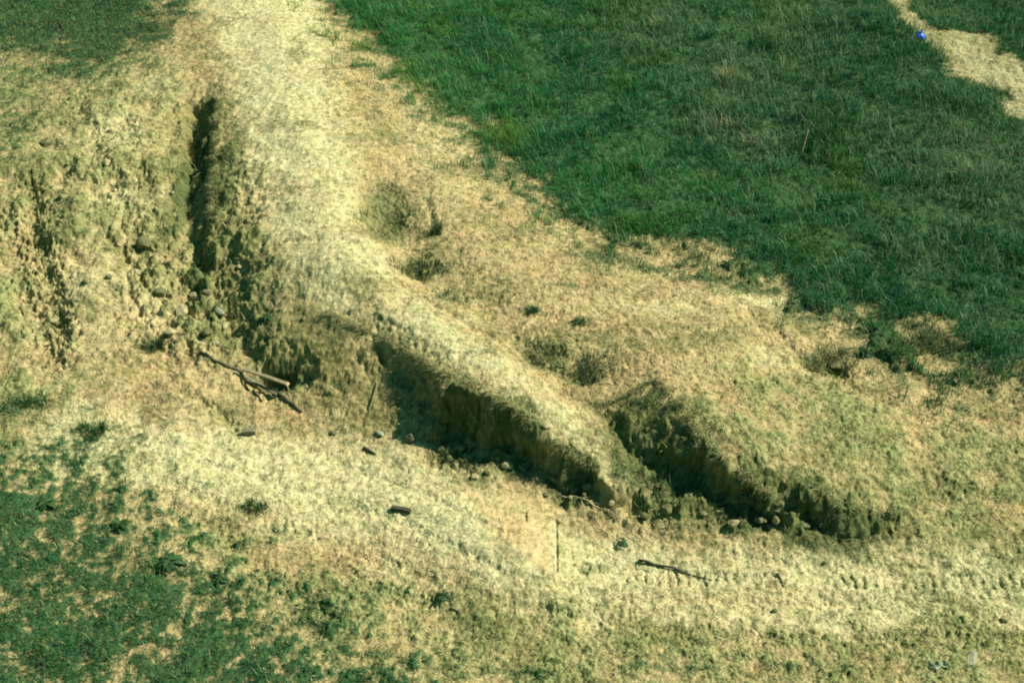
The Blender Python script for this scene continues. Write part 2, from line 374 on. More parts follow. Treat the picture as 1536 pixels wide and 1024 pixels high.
# --- colour of the soil and thatch (albedo, with shade painted on the scarp faces) -------------------------
def mix(a, b, t): return a * (1 - t[:, None]) + b * t[:, None]
def col(r, g, b): return np.array([[r, g, b]], np.float32)
ca = np.repeat(col(.50, .38, .205), len(x), 0)
ca = mix(ca, col(.63, .56, .335), np.clip(bright, 0, 1))
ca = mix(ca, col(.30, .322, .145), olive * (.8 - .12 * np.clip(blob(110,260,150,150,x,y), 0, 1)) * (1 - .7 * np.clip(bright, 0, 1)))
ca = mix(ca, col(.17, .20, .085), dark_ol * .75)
ca = mix(ca, col(.56, .385, .185), np.clip(pink, 0, 1) * .75)
ca = mix(ca, col(.62, .455, .255), wedge * .75)
el, _ = ldist(plan([(829,782),(830,858)]), x, y)
ca = mix(ca, col(.66, .58, .38), np.exp(-(el / .07) ** 2))
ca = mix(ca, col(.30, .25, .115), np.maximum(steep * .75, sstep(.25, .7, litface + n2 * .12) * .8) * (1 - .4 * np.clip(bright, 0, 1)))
shade_and_moss = np.maximum.reduce([blob(690,625,45,40,x,y), blob(770,660,55,40,x,y), blob(860,725,45,30,x,y), blob(960,650,60,50,x,y), blob(1040,700,50,40,x,y), blob(1130,750,60,35,x,y), blob(975,690,75,36,x,y), blob(1035,745,80,26,x,y)*.9, blob(1250,785,90,36,x,y), blob(1200,760,50,40,x,y)*.8, blob(292,260,22,110,x,y), blob(425,570,45,20,x,y), blob(300,420,30,60,x,y)*.6])
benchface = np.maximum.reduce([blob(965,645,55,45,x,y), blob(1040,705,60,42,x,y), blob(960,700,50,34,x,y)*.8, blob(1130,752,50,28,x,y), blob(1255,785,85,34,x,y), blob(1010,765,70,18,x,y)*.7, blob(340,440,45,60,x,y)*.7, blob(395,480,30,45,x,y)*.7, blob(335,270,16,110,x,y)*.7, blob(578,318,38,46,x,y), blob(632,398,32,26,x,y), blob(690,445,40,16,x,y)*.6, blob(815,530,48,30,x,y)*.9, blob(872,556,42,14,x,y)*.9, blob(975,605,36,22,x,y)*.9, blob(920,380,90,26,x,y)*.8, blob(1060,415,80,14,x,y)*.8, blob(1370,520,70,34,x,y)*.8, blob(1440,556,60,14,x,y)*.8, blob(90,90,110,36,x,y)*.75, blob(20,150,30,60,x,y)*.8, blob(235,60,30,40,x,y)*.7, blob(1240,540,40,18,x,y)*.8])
shade_and_moss = sstep(.3, .7, shade_and_moss + n2 * .15 + n3 * .12)
ca = mix(ca, col(.085, .125, .052), shade_and_moss * .85)  # shade painted into soil of scarps, slot and pit; bench face also mossy
ca = mix(ca, col(.022, .088, .036), green * .94)
ca = mix(ca, col(.43, .38, .225), path)
patch = sstep(-.02, .5, fbm(x * .62, y * .62, 171, 3) * .8 + .5 * n25 + .4 * n3 + .2 * n35 - .26 * np.clip(bright, 0, 1)) * (1 - green) * (1 - smooth_cut)
ca = mix(ca, col(.23, .215, .095), patch * .72)
pk = sstep(.05, .6, fbm(x * .5, y * .5, 181, 3) + .2 * n3) * (1 - green) * (1 - olive * .6)
ca = mix(ca, ca * col(.98, .90, .90)[0], pk * .7)
blot = np.clip(fbm(x * 3.1, y * 3.1, 71, 3) * .5 + .1, 0, 1) * (1 - green) * (1 - smooth_cut)
ca = mix(ca, ca * col(.55, .63, .52)[0], blot * (.9 - .3 * np.clip(bright, 0, 1)))
speck = sstep(.30, .58, fbm(x * 8.5, y * 8.5, 75, 2) + .12 * n2 - .1 * np.clip(bright, 0, 1) + .08 * olive) * (1 - green) * (1 - smooth_cut)
ca = mix(ca, ca * col(.40, .47, .36)[0], speck * .85)
ca = ca * (1 + .10 * n4 + .10 * n5)[:, None]
ca = np.clip(ca, .01, .85)

# ------------------------------------------------------------------ materials
def nodes(name):
    m = bpy.data.materials.new(name); m.use_nodes = True
    nt = m.node_tree; b = nt.nodes["Principled BSDF"]
    b.inputs["Specular IOR Level"].default_value = .15
    b.inputs["Roughness"].default_value = .9
    return m, nt, b
def soil_material():
    m, nt, b = nodes("soil and dry thatch")
    at = nt.nodes.new("ShaderNodeAttribute"); at.attribute_name = "col"
    tc = nt.nodes.new("ShaderNodeTexCoord")
    no = nt.nodes.new("ShaderNodeTexNoise"); no.inputs["Scale"].default_value = 26; no.inputs["Detail"].default_value = 5; no.inputs["Roughness"].default_value = .7
    nt.links.new(tc.outputs["Object"], no.inputs["Vector"])
    n2 = nt.nodes.new("ShaderNodeTexNoise"); n2.inputs["Scale"].default_value = 5.5; n2.inputs["Detail"].default_value = 6; n2.inputs["Roughness"].default_value = .65
    nt.links.new(tc.outputs["Object"], n2.inputs["Vector"])
    r2 = nt.nodes.new("ShaderNodeValToRGB")
    r2.color_ramp.elements[0].position = .34; r2.color_ramp.elements[0].color = (.62, .66, .58, 1)
    r2.color_ramp.elements[1].position = .60; r2.color_ramp.elements[1].color = (1.06, 1.04, 1.0, 1)
    nt.links.new(n2.outputs["Fac"], r2.inputs["Fac"])
    rp = nt.nodes.new("ShaderNodeValToRGB")
    rp.color_ramp.elements[0].position = .30; rp.color_ramp.elements[0].color = (.38, .43, .34, 1)
    rp.color_ramp.elements[1].position = .62; rp.color_ramp.elements[1].color = (1.08, 1.06, 1.04, 1)
    nt.links.new(no.outputs["Fac"], rp.inputs["Fac"])
    mx = nt.nodes.new("ShaderNodeMix"); mx.data_type = 'RGBA'; mx.blend_type = 'MULTIPLY'; mx.inputs["Factor"].default_value = 1
    nt.links.new(at.outputs["Color"], mx.inputs["A"]); nt.links.new(rp.outputs["Color"], mx.inputs["B"])
    m2 = nt.nodes.new("ShaderNodeMix"); m2.data_type = 'RGBA'; m2.blend_type = 'MULTIPLY'; m2.inputs["Factor"].default_value = 1
    nt.links.new(mx.outputs["Result"], m2.inputs["A"]); nt.links.new(r2.outputs["Color"], m2.inputs["B"])
    nt.links.new(m2.outputs["Result"], b.inputs["Base Color"])
    bu = nt.nodes.new("ShaderNodeBump"); bu.inputs["Strength"].default_value = .7; bu.inputs["Distance"].default_value = .03
    nt.links.new(no.outputs["Fac"], bu.inputs["Height"]); nt.links.new(bu.outputs["Normal"], b.inputs["Normal"])
    b.inputs["Specular IOR Level"].default_value = .05; b.inputs["Roughness"].default_value = 1
    return m
def blade_material(name, trans):
    m, nt, b = nodes(name)
    at = nt.nodes.new("ShaderNodeAttribute"); at.attribute_name = "col"
    nt.links.new(at.outputs["Color"], b.inputs["Base Color"])
    b.inputs["Roughness"].default_value = .6; b.inputs["Specular IOR Level"].default_value = .2
    tr = nt.nodes.new("ShaderNodeBsdfTranslucent"); nt.links.new(at.outputs["Color"], tr.inputs["Color"])
    ms = nt.nodes.new("ShaderNodeMixShader"); ms.inputs[0].default_value = trans
    nt.links.new(b.outputs[0], ms.inputs[1]); nt.links.new(tr.outputs[0], ms.inputs[2])
    nt.links.new(ms.outputs[0], nt.nodes["Material Output"].inputs["Surface"])
    return m
def plain(name, c1, c2, scale=9, rough=.85, bump=.3, stretch=None, metal=0):
    m, nt, b = nodes(name)
    tc = nt.nodes.new("ShaderNodeTexCoord"); mp = nt.nodes.new("ShaderNodeMapping")
    if stretch: mp.inputs["Scale"].default_value = stretch
    nt.links.new(tc.outputs["Object"], mp.inputs["Vector"])
    no = nt.nodes.new("ShaderNodeTexNoise"); no.inputs["Scale"].default_value = scale; no.inputs["Detail"].default_value = 6
    nt.links.new(mp.outputs[0], no.inputs["Vector"])
    rp = nt.nodes.new("ShaderNodeValToRGB")
    rp.color_ramp.elements[0].position = .35; rp.color_ramp.elements[0].color = (*c1, 1)
    rp.color_ramp.elements[1].position = .65; rp.color_ramp.elements[1].color = (*c2, 1)
    nt.links.new(no.outputs["Fac"], rp.inputs["Fac"]); nt.links.new(rp.outputs["Color"], b.inputs["Base Color"])
    b.inputs["Roughness"].default_value = rough
    bu = nt.nodes.new("ShaderNodeBump"); bu.inputs["Strength"].default_value = bump; bu.inputs["Distance"].default_value = .02
    nt.links.new(no.outputs["Fac"], bu.inputs["Height"]); nt.links.new(bu.outputs["Normal"], b.inputs["Normal"])
    return m
M_SOIL = soil_material()
M_GREEN = blade_material("green blades", .3)
M_STRAW = blade_material("straw blades", .2)
M_WOOD_G = plain("weathered grey wood", (.11, .11, .065), (.25, .23, .14), 6, .85, .4, (1, 1, 14))
M_WOOD_D = plain("dark moist wood", (.035, .04, .025), (.09, .08, .05), 6, .85, .4, (1, 1, 14))
M_WOOD_P = plain("pale bare wood", (.20, .18, .10), (.36, .30, .18), 6, .8, .3, (1, 1, 14))
M_STONE = plain("tan stone", (.22, .19, .10), (.40, .33, .18), 10, .9, .5)
M_STONE_G = plain("grey stone", (.18, .18, .12), (.30, .29, .20), 12, .9, .5)
M_CLOD = plain("dark earth clod", (.09, .09, .045), (.18, .17, .08), 14, 1, .6)
M_SOILCLOD = plain("olive earth", (.16, .15, .07), (.28, .26, .12), 12, 1, .6)
M_BLUE = plain("blue plastic", (.03, .12, .75), (.06, .2, .95), 8, .35, .15)
M_TEAL = plain("pale blue green plastic", (.20, .25, .16), (.31, .35, .24), 8, .5, .2)
M_CUT = plain("fresh cut timber end", (.55, .36, .15), (.68, .47, .22), 20, .8, .2)

# ------------------------------------------------------------------ mesh helpers
def link(name, me, parent=None, mat=None):
    o = bpy.data.objects.new(name, me); C.objects.link(o)
    if mat: me.materials.append(mat)
    if parent: o.parent = parent
    return o
def tag(o, label=None, cat=None, group=None, kind=None):
    if label: o["label"] = label
    if cat: o["category"] = cat
    if group: o["group"] = group
    if kind: o["kind"] = kind
    return o
def np_mesh(name, V, faces, cols=None, smooth=False):
    """faces: (n,3) or (n,4) array"""
    me = bpy.data.meshes.new(name); k = faces.shape[1]
    me.vertices.add(len(V)); me.vertices.foreach_set("co", V.astype(np.float32).ravel())
    me.loops.add(faces.size); me.loops.foreach_set("vertex_index", faces.astype(np.int32).ravel())
    me.polygons.add(len(faces)); me.polygons.foreach_set("loop_start", np.arange(0, faces.size, k, dtype=np.int32))
    try: me.polygons.foreach_set("loop_total", np.full(len(faces), k, np.int32))
    except Exception: pass
    me.polygons.foreach_set("use_smooth", np.full(len(faces), smooth, bool))
    if cols is not None:
        a = me.attributes.new("col", 'FLOAT_COLOR', 'POINT')
        a.data.foreach_set("color", np.hstack([cols, np.ones((len(cols), 1))]).astype(np.float32).ravel())
    me.update(calc_edges=True)
    return me

# ------------------------------------------------------------------ ground pieces (one continuous sheet split where the surface changes)
LLD = sdist(LL, x, y).reshape(NV, NU)
FD = sdist(FIELD, x, y).reshape(NV, NU); PD = path.reshape(NV, NU); FLD = sdist(FLOOR, x, y).reshape(NV, NU)
idx = np.arange(NV * NU).reshape(NV, NU)
quads = np.stack([idx[:-1, :-1], idx[:-1, 1:], idx[1:, 1:], idx[1:, :-1]], -1)
cls = np.zeros((NV - 1, NU - 1), int)                       # 0 earth bank
cls[FLD[:-1, :-1] > 0] = 1                                  # 1 graded earth track
cls[FD[:-1, :-1] > 0] = 2                                   # 2 meadow ground
cls[(PD[:-1, :-1] > .5) & (FD[:-1, :-1] > 0)] = 3           # 3 sandy path
gxs = bil(gxx, x, y); gys = bil(gyy, x, y); gl = np.hypot(gxs, gys) + 1e-6
along = (-gys * x + gxs * y) / gl
wall = sstep(.6, 1.2, bil(slope, x, y))
dn = perlin(sdir * 1.4, z * 1.9 + 3, 201) * .17 + perlin(sdir * 5.5, z * 6 + 5, 202) * .06 + perlin(sdir * 13, z * 14 + 9, 203) * .035
dn = wall * np.clip(dn, -.17, .2)
V_all = np.stack([x - gxs / gl * dn, y - gys / gl * dn, z], -1)
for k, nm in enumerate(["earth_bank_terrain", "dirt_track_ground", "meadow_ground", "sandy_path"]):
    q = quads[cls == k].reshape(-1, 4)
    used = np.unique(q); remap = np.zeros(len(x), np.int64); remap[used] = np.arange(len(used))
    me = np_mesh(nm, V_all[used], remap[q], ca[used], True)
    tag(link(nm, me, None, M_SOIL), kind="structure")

# ------------------------------------------------------------------ blades
def blades(P, length, width, az, lean, droop, cols, nrm=None):
    """P (n,3); each blade a bent three-joint strip of five points"""
    n = len(P)
    d = np.stack([np.cos(az), np.sin(az), np.zeros(n)], -1); s = np.stack([-np.sin(az), np.cos(az), np.zeros(n)], -1)
    up = np.array([[0, 0, 1.0]])
    l1 = lean; l2 = np.clip(lean + droop, 0, 1.75)
    m = P + (d * np.sin(l1)[:, None] + up * np.cos(l1)[:, None]) * (length * .55)[:, None]
    t = m + (d * np.sin(l2)[:, None] + up * np.cos(l2)[:, None]) * (length * .45)[:, None]
    w = s * width[:, None] * .5
    V = np.stack([P - w, P + w, m + w * .8, m - w * .8, t], 1).reshape(-1, 3)
    b = np.arange(n)[:, None] * 5
    F_ = np.concatenate([b + np.array([[0, 1, 2]]), b + np.array([[0, 2, 3]]), b + np.array([[3, 2, 4]])], 0)
    return V, F_, np.repeat(cols, 5, 0)
Gm = {k: v.reshape(NV, NU) for k, v in dict(field=gF, ul=gU, ll=gL, gb=gB, green=green, path=path, steep=steep, olive=olive, dark=np.clip(dark_ol + shade_and_moss, 0, 1), patch=patch, bf=benchface, lf=litface, bright=np.clip(bright, 0, 1), sm=smooth_cut).items()}
def scatter(n, margin=90):
    """points spread evenly over the ground in front of the viewer, denser nearby"""
    px = rng.uniform(-margin, 1536 + margin, n); py = rng.uniform(-margin, 1024 + margin, n)
    dx, dy, dz = ray(px, py); t = (.7 - H) / dz
    return dx * t, dy * t
def scatter_area(n, margin=90):
    a = []; tot = 0
    while tot < n:
        X = rng.uniform(-27, 27, n); Y = rng.uniform(14, 60, n)
        d = Y * cp + (H - .7) * sp
        k = np.abs(X / d) < (768 + margin) / F
        a.append(np.stack([X[k], Y[k]], -1)); tot += k.sum()
    a = np.concatenate(a)[:n]; return a[:, 0], a[:, 1]
def clumped(X, Y, per, rad):
    X = np.repeat(X, per) + rng.normal(0, rad, len(X) * per); Y = np.repeat(Y, per) + rng.normal(0, rad, len(Y) * per)
    return X, Y
def keep(X, Y, prob): k = rng.random(len(X)) < prob; return X[k], Y[k]
def jitter(c, n, lo, hi, hue=.12):
    v = rng.uniform(lo, hi, (n, 1)); h = 1 + rng.normal(0, hue, (n, 3)) * np.array([[1, .3, .8]])
    return np.clip(np.array(c)[None, :] * v * h, .005, .9)

def meadow_blades():
    X, Y = scatter_area(85000)
    fr = sstep(-2.2, .1, G_at(FD, X, Y) + fbm(X * .9, Y * .9, 83, 3) * 1.1) * sstep(-.1, .5, fbm(X * 1.7, Y * 1.7, 84, 3)) * .75 * (G_at(Gm['path'], X, Y) < .2) * (G_at(FD, X, Y) > -2.4)
    X, Y = keep(X, Y, np.maximum(G_at(Gm['field'], X, Y) ** 1.2, fr))
    tuft = fbm(X * .55, Y * .55, 81, 3); big = fbm(X * .16, Y * .16, 85, 3)
    hfac = np.clip(1 + tuft * .85, .35, 2.1)
    X2, Y2 = clumped(X, Y, 9, .075); hf = np.repeat(hfac, 9); bg = np.repeat(big, 9)
    k = G_at(Gm['path'], X2, Y2) < rng.uniform(.25, 1.05, len(X2)); X2, Y2, hf, bg = X2[k], Y2[k], hf[k], bg[k]
    n = len(X2); P = np.stack([X2, Y2, G_at(Z, X2, Y2) - .02], -1)
    edge = np.clip(G_at(FD, X2, Y2) / 1.0, .85, 1)
    ln = rng.uniform(.14, .34, n) * hf * edge
    c = jitter((.016, .122, .040), n, .55, 1.7)
    c = c * (1 + np.clip(bg, -.6, .8)[:, None] * np.array([[1.0, .42, .1]]))
    # warmer, yellower grass next to the bank at the far end
    nearb = np.clip(1 - G_at(FD, X2, Y2) / 7, 0, 1) * sstep(27, 40, Y2)
    wp = sstep(.15, .6, fbm(X2 * .35, Y2 * .35, 87, 3)) * (X2 < 12); c = c * (1 + wp[:, None] * np.array([[1.3, .12, -.45]]))
    c = c * (1 + nearb[:, None] * np.array([[1.3, .5, .1]]))
    pal = np.maximum.reduce([blob(1095,120,60,50,X2,Y2), blob(985,45,60,35,X2,Y2), blob(1090,195,60,30,X2,Y2), blob(1450,250,80,60,X2,Y2), blob(1140,225,40,25,X2,Y2), blob(1180,60,60,40,X2,Y2)*.7, blob(1390,395,40,25,X2,Y2)])
    c = c * (1 - .26 * sstep(1, 14, X2))[:, None]
    dry = rng.random(n) < .06 + .34 * pal + .12 * np.clip(bg, 0, 1)
    c[dry] = jitter((.19, .27, .135), dry.sum(), .6, 1.2)
    ln[dry] *= rng.uniform(1, 2.1, dry.sum())
    return blades(P, ln, rng.uniform(.010, .022, n), rng.uniform(0, 2 * np.pi, n), np.abs(rng.normal(.3, .3, n)), rng.uniform(.1, .9, n), np.clip(c, .004, .9))
V, F_, cc = meadow_blades()
tag(link("meadow_grass", np_mesh("meadow_grass", V, F_, cc), None, M_GREEN), "tall dark green grass covering the meadow beyond the bank", "grass", kind="stuff")

def low_green():
    X, Y = scatter_area(130000)
    g = np.maximum.reduce([.75 * sstep(.3, .9, G_at(Gm['bf'], X, Y) + .5 * fbm(X * 2.2, Y * 2.2, 97, 2)), G_at(Gm['ul'], X, Y), G_at(Gm['ll'], X, Y), G_at(Gm['gb'], X, Y)]) * (1 - G_at(Gm['field'], X, Y))
    X, Y = keep(X, Y, np.clip(g, 0, 1) ** 1.5)
    X2, Y2 = clumped(X, Y, 6, .06)
    n = len(X2); P = np.stack([X2, Y2, G_at(Z, X2, Y2) - .01], -1)
    hf = np.clip(1 + fbm(X2 * .9, Y2 * .9, 91, 3) * .8, .4, 2.0)
    ln = rng.uniform(.06, .19, n) * hf
    bg = fbm(X2 * .5, Y2 * .5, 95, 3)
    c = jitter((.020, .105, .036), n, .5, 1.5) * (1 + np.clip(bg, -.6, .8)[:, None] * np.array([[.7, .4, .1]]))
    bf_ = np.clip(G_at(Gm['bf'], X2, Y2), 0, 1); c = c * (1 - bf_[:, None]) + jitter((.10, .135, .055), n, .5, 1.5) * bf_[:, None]
    dry = rng.random(n) < .18
    c[dry] = jitter((.32, .30, .12), dry.sum(), .6, 1.2)
    return blades(P, ln, rng.uniform(.008, .018, n), rng.uniform(0, 2 * np.pi, n), np.abs(rng.normal(.45, .35, n)), rng.uniform(.1, .9, n), c)
V, F_, cc = low_green()
tag(link("short_green_grass", np_mesh("short_green_grass", V, F_, cc), None, M_GREEN), "short patchy green grass growing over the lower left corner and bare soil", "grass", kind="stuff")

def dry_straw():
    X, Y = scatter_area(80000)
    den = np.clip(fbm(X * 1.3, Y * 1.3, 101, 3) * .9 + .55, .08, 1)
    p = den * (1 - G_at(Gm['green'], X, Y)) * (1 - .95 * G_at(Gm['sm'], X, Y)) * (1 - .8 * G_at(Gm['steep'], X, Y)) * (1 - .9 * np.clip(G_at(Gm['lf'], X, Y), 0, 1)) * (1 - .9 * G_at(Gm['path'], X, Y))
    X, Y = keep(X, Y, np.clip(p, 0, 1))
    X2, Y2 = clumped(X, Y, 6, .07)
    n = len(X2); P = np.stack([X2, Y2, G_at(Z, X2, Y2) + .004], -1)
    ol = np.clip(G_at(Gm['olive'], X2, Y2) + G_at(Gm['dark'], X2, Y2), 0, 1); br = G_at(Gm['bright'], X2, Y2)
    ln = rng.uniform(.04, .15, n) * (1 + ol * .3 - .15 * br)
    c = jitter((.64, .55, .285), n, .4, 1.2, .07) * (1 + .18 * br[:, None])
    k = rng.random(n) < ol * .65
    c[k] = jitter((.20, .24, .08), k.sum(), .5, 1.4)
    lean = np.clip(rng.normal(1.15, .3, n), 0, 1.5)
    az = rng.uniform(0, 2 * np.pi, n)
    # turf hanging over the broken rims
    RX, RY = [], []
    for rim in ([(480,470),(560,502),(612,532),(640,548),(690,574),(745,595),(790,632),(845,671),(888,697)], [(892,608),(930,601),(985,573),(1022,613),(1050,654),(1085,688),(1125,718),(1160,748)], [(1200,714),(1222,732),(1262,759)], [(330,150),(326,200),(322,260),(316,330)]):
        q = plan(rim)
        for (ax, ay), (bx, by) in zip(q[:-1], q[1:]):
            t = rng.random(int(math.hypot(bx - ax, by - ay) * 300)); RX.append(ax + (bx - ax) * t); RY.append(ay + (by - ay) * t)
    RX = np.concatenate(RX); RY = np.concatenate(RY); kk = fbm(RX * 2.2, RY * 2.2, 191, 2) > -.15; RX, RY = RX[kk], RY[kk]
    off = np.abs(rng.normal(0, .10, len(RX))); RX = RX + .55 * off; RY = RY + .83 * off; m = len(RX)
    P = np.concatenate([P, np.stack([RX, RY, G_at(Z, RX, RY)], -1)]); ln = np.concatenate([ln, rng.uniform(.12, .34, m)])
    az = np.concatenate([az, np.arctan2(-.83, -.55) + rng.normal(0, .8, m)]); lean = np.concatenate([lean, np.clip(rng.normal(.8, .4, m), 0, 1.5)])
    c2 = jitter((.50, .43, .21), m, .4, 1.2, .08); gk = rng.random(m) < .45; c2[gk] = jitter((.15, .19, .07), gk.sum(), .5, 1.5)
    c = np.concatenate([c, c2]); X2 = np.concatenate([X2, RX]); Y2 = np.concatenate([Y2, RY]); rimmed = np.concatenate([np.zeros(n, bool), np.ones(m, bool)])
    # standing stubble in the darker patches
    T = np.concatenate([np.repeat(rng.random(len(X)) < .5 * np.clip(G_at(Gm['patch'], X, Y) + G_at(Gm['dark'], X, Y) + .35 * G_at(Gm['olive'], X, Y) - .15, 0, 1), 6), np.zeros(m, bool)]); n = n + m
    lean[T] = np.abs(rng.normal(.4, .3, T.sum())); ln[T] *= rng.uniform(1.1, 2.0, T.sum())
    g = T & (rng.random(n) < .7); c[g] = jitter((.17, .20, .075), g.sum(), .5, 1.5)
    return blades(P, ln, rng.uniform(.006, .013, n), az, lean, rng.uniform(0, .4, n) + rimmed * rng.uniform(.2, .8, n), np.clip(c, 0, .85))
V, F_, cc = dry_straw()
tag(link("dry_straw_grass", np_mesh("dry_straw_grass", V, F_, cc), None, M_STRAW), "dry yellow straw and dead grass lying on the bare bank", "grass", kind="stuff")

# ------------------------------------------------------------------ things
def ground(x_, y_): return float(G_at(Z, x_, y_))
def gpick(px, py): 
    p = pick(px, py, lambda a, b: G_at(Z, a, b)); return Vector((p[0], p[1], ground(*p)))
def tube(pts, radii, seg=9, flat=1.0, jag=.0):
    """closed tapering stick along 3-D points"""
    pts = [Vector(p) for p in pts]; V = []; Fq = []
    for i, p in enumerate(pts):
        a = pts[max(0, i - 1)]; b = pts[min(len(pts) - 1, i + 1)]; t = (b - a).normalized()
        s = t.cross(Vector((0, 0, 1))); s = s.normalized() if s.length > 1e-4 else Vector((1, 0, 0)); n = s.cross(t)
        for k in range(seg):
            an = 2 * math.pi * k / seg; r = radii[i] * (1 + random.uniform(-jag, jag))
            V.append(p + s * math.cos(an) * r + n * math.sin(an) * r * flat)
    for i in range(len(pts) - 1):
        for k in range(seg):
            Fq.append((i * seg + k, i * seg + (k + 1) % seg, (i + 1) * seg + (k + 1) % seg, (i + 1) * seg + k))
    Fq.append(tuple(range(seg))[::-1]); Fq.append(tuple((len(pts) - 1) * seg + k for k in range(seg)))
    return V, Fq
def pymesh(name, V, Fs, smooth=True):
    me = bpy.data.meshes.new(name); me.from_pydata([tuple(v) for v in V], [], Fs); me.update()
    for p in me.polygons: p.use_smooth = smooth
    return me
def empty(name, loc):
    o = bpy.data.objects.new(name, None); o.empty_display_size = .2; C.objects.link(o); o.location = loc; return o
def stick(name, a, b, r0, r1, mat, label, cat, lift=0.0, kink=.05, seg=10, group=None, fork=None, cut=None, dz0=0, dz1=0, nseg=7):
    A = gpick(*a); B = gpick(*b); A.z += dz0; B.z += dz1
    root = empty(name, A); tag(root, label, cat, group)
    pts = []; rad = []
    side = (B - A).cross(Vector((0, 0, 1))).normalized()
    off = 0
    for i in range(nseg):
        t = i / (nseg - 1); p = A.lerp(B, t); off += random.uniform(-kink, kink) * (0 < i < nseg - 1)
        p = p + side * off; r = r0 + (r1 - r0) * t
        p.z = max(p.z, ground(p.x, p.y) + r * .75) + lift
        pts.append(p - A); rad.append(r * random.uniform(.9, 1.1))
    V, Fs = tube(pts, rad, seg, .9, .06)
    link("stem", pymesh("stem", V, Fs), root, mat)
    if fork:
        t, ang, ln = fork; k = int(t * (nseg - 1)); d = (pts[-1] - pts[0]).normalized(); d.rotate(Matrix.Rotation(ang, 3, 'Z'))
        q = [pts[k] + d * ln * s_ + Vector((0, 0, .05 * s_)) for s_ in (0, .33, .66, 1)]
        V, Fs = tube(q, [r0 * .6, r0 * .5, r0 * .4, r0 * .25], 7, 1, .06)
        link("side_branch", pymesh("side_branch", V, Fs), root, mat)
    if cut:
        d = (pts[-1] - pts[-2]).normalized()
        V, Fs = tube([pts[-1] - d * .01, pts[-1] + d * .05], [r1 * 1.12, r1 * 1.12], seg, .95, .03)
        link("cut_end", pymesh("cut_end", V, Fs), root, M_CUT)
    return root
def plank(name, a, b, w, t, mat, label, cat, lift=.0, group=None, end=None, dz0=0, dz1=0, roll=.2):
    A = gpick(*a); B = gpick(*b); A.z += dz0 + t / 2 + lift; B.z += dz1 + t / 2 + lift
    ax = (B - A); L = ax.length; ax.normalize(); s = ax.cross(Vector((0, 0, 1))).normalized(); s.rotate(Matrix.Rotation(roll, 3, ax)); n = s.cross(ax)
    V = []; Fs = []; N = 6
    prof = [(-.5, -.5), (.5, -.5), (.5, .35), (.42, .5), (-.42, .5), (-.5, .35)]
    for i in range(N):
        q = i / (N - 1); c = ax * (L * q) + n * (.012 * math.sin(q * 3.0))
        for (e, f) in prof: V.append(c + s * (e * w * (1 + random.uniform(-.03, .03))) + n * (f * t))
    m = len(prof)
    for i in range(N - 1):
        for k in range(m): Fs.append((i * m + k, i * m + (k + 1) % m, (i + 1) * m + (k + 1) % m, (i + 1) * m + k))
    Fs.append(tuple(range(m))[::-1]); Fs.append(tuple((N - 1) * m + k for k in range(m)))
    if end:
        root = empty(name, A); link("board", pymesh("board", V, Fs, False), root, mat)
        c0, c1 = ax * (L + .002), ax * (L + .05)
        V2 = []
        for c in (c0, c1):
            for (e, f) in prof: V2.append(c + s * (e * w * 1.03) + n * (f * t * 1.06))
        F2 = [(k, (k + 1) % m, m + (k + 1) % m, m + k) for k in range(m)] + [tuple(range(m))[::-1], tuple(range(m, 2 * m))]
        link("cut_end", pymesh("cut_end", V2, F2, False), root, M_CUT)
        return tag(root, label, cat, group)
    o = link(name, pymesh(name, V, Fs, False), None, mat); o.location = A
    return tag(o, label, cat, group)
def rock(name, at, r, mat, label, cat, sq=(1, .8, .6), seed=1, group=None, sink=.25):
    import bmesh
    P = gpick(*at); bm = bmesh.new(); bmesh.ops.create_icosphere(bm, subdivisions=4, radius=1)
    rr = np.random.default_rng(seed); planes = [(Vector(rr.normal(0, 1, 3)).normalized(), rr.uniform(.62, .9)) for _ in range(11)]
    for v in bm.verts:
        d = v.co.copy()
        for n_, q in planes:
            k = d.dot(n_)
            if k > q: d -= n_ * (k - q) * .9
        f = 1 + .05 * math.sin(9 * d.x + seed) * math.sin(8 * d.y) * math.sin(7 * d.z)
        v.co = Vector((d.x * sq[0], d.y * sq[1], d.z * sq[2])) * r * f
    me = bpy.data.meshes.new(name); bm.to_mesh(me); bm.free()
    for p in me.polygons: p.use_smooth = True
    o = link(name, me, None, mat); o.location = P + Vector((0, 0, r * sq[2] * (1 - 2 * sink) * .8)); o.rotation_euler = (0, 0, rr.uniform(0, 6))
    return tag(o, label, cat, group)
def tussock(name, at, n, ln, rad, color, label, cat, mat=None, lean=.35, dry=.1, wid=(.010, .02), group=None, stalk=None):
    P0 = gpick(*at)
    kc = rng.integers(3, 7); cx = rng.normal(0, rad * 1.1, kc) * 1.3; cy = rng.normal(0, rad * .9, kc); cx[0] = cy[0] = 0; cw = rng.uniform(.35, 1, kc)
    pick_c = rng.choice(kc, n, p=cw / cw.sum()); sp_ = rng.uniform(.3, .75, kc)[pick_c] * rad
    X = P0.x + cx[pick_c] + rng.normal(0, 1, n) * sp_; Y = P0.y + cy[pick_c] + rng.normal(0, 1, n) * sp_
    hk = cw[pick_c]
    P = np.stack([X, Y, G_at(Z, X, Y) - .01], -1) - np.array([[P0.x, P0.y, P0.z]])
    out = np.arctan2(Y - P0.y - cy[pick_c], X - P0.x - cx[pick_c]) + rng.normal(0, .8, n)
    c = jitter(color, n, .6, 1.5); k = rng.random(n) < dry; c[k] = jitter((.42, .38, .17), k.sum(), .6, 1.2)
    V, F_, cc = blades(P, rng.uniform(.4, 1.1, n) * ln * (.45 + .6 * hk), rng.uniform(*wid, n), out, np.abs(rng.normal(lean, .25, n)), rng.uniform(.1, .8, n), c)
    o = link(name, np_mesh(name, V, F_, cc), None, mat or M_GREEN); o.location = P0
    return tag(o, label, cat, group)
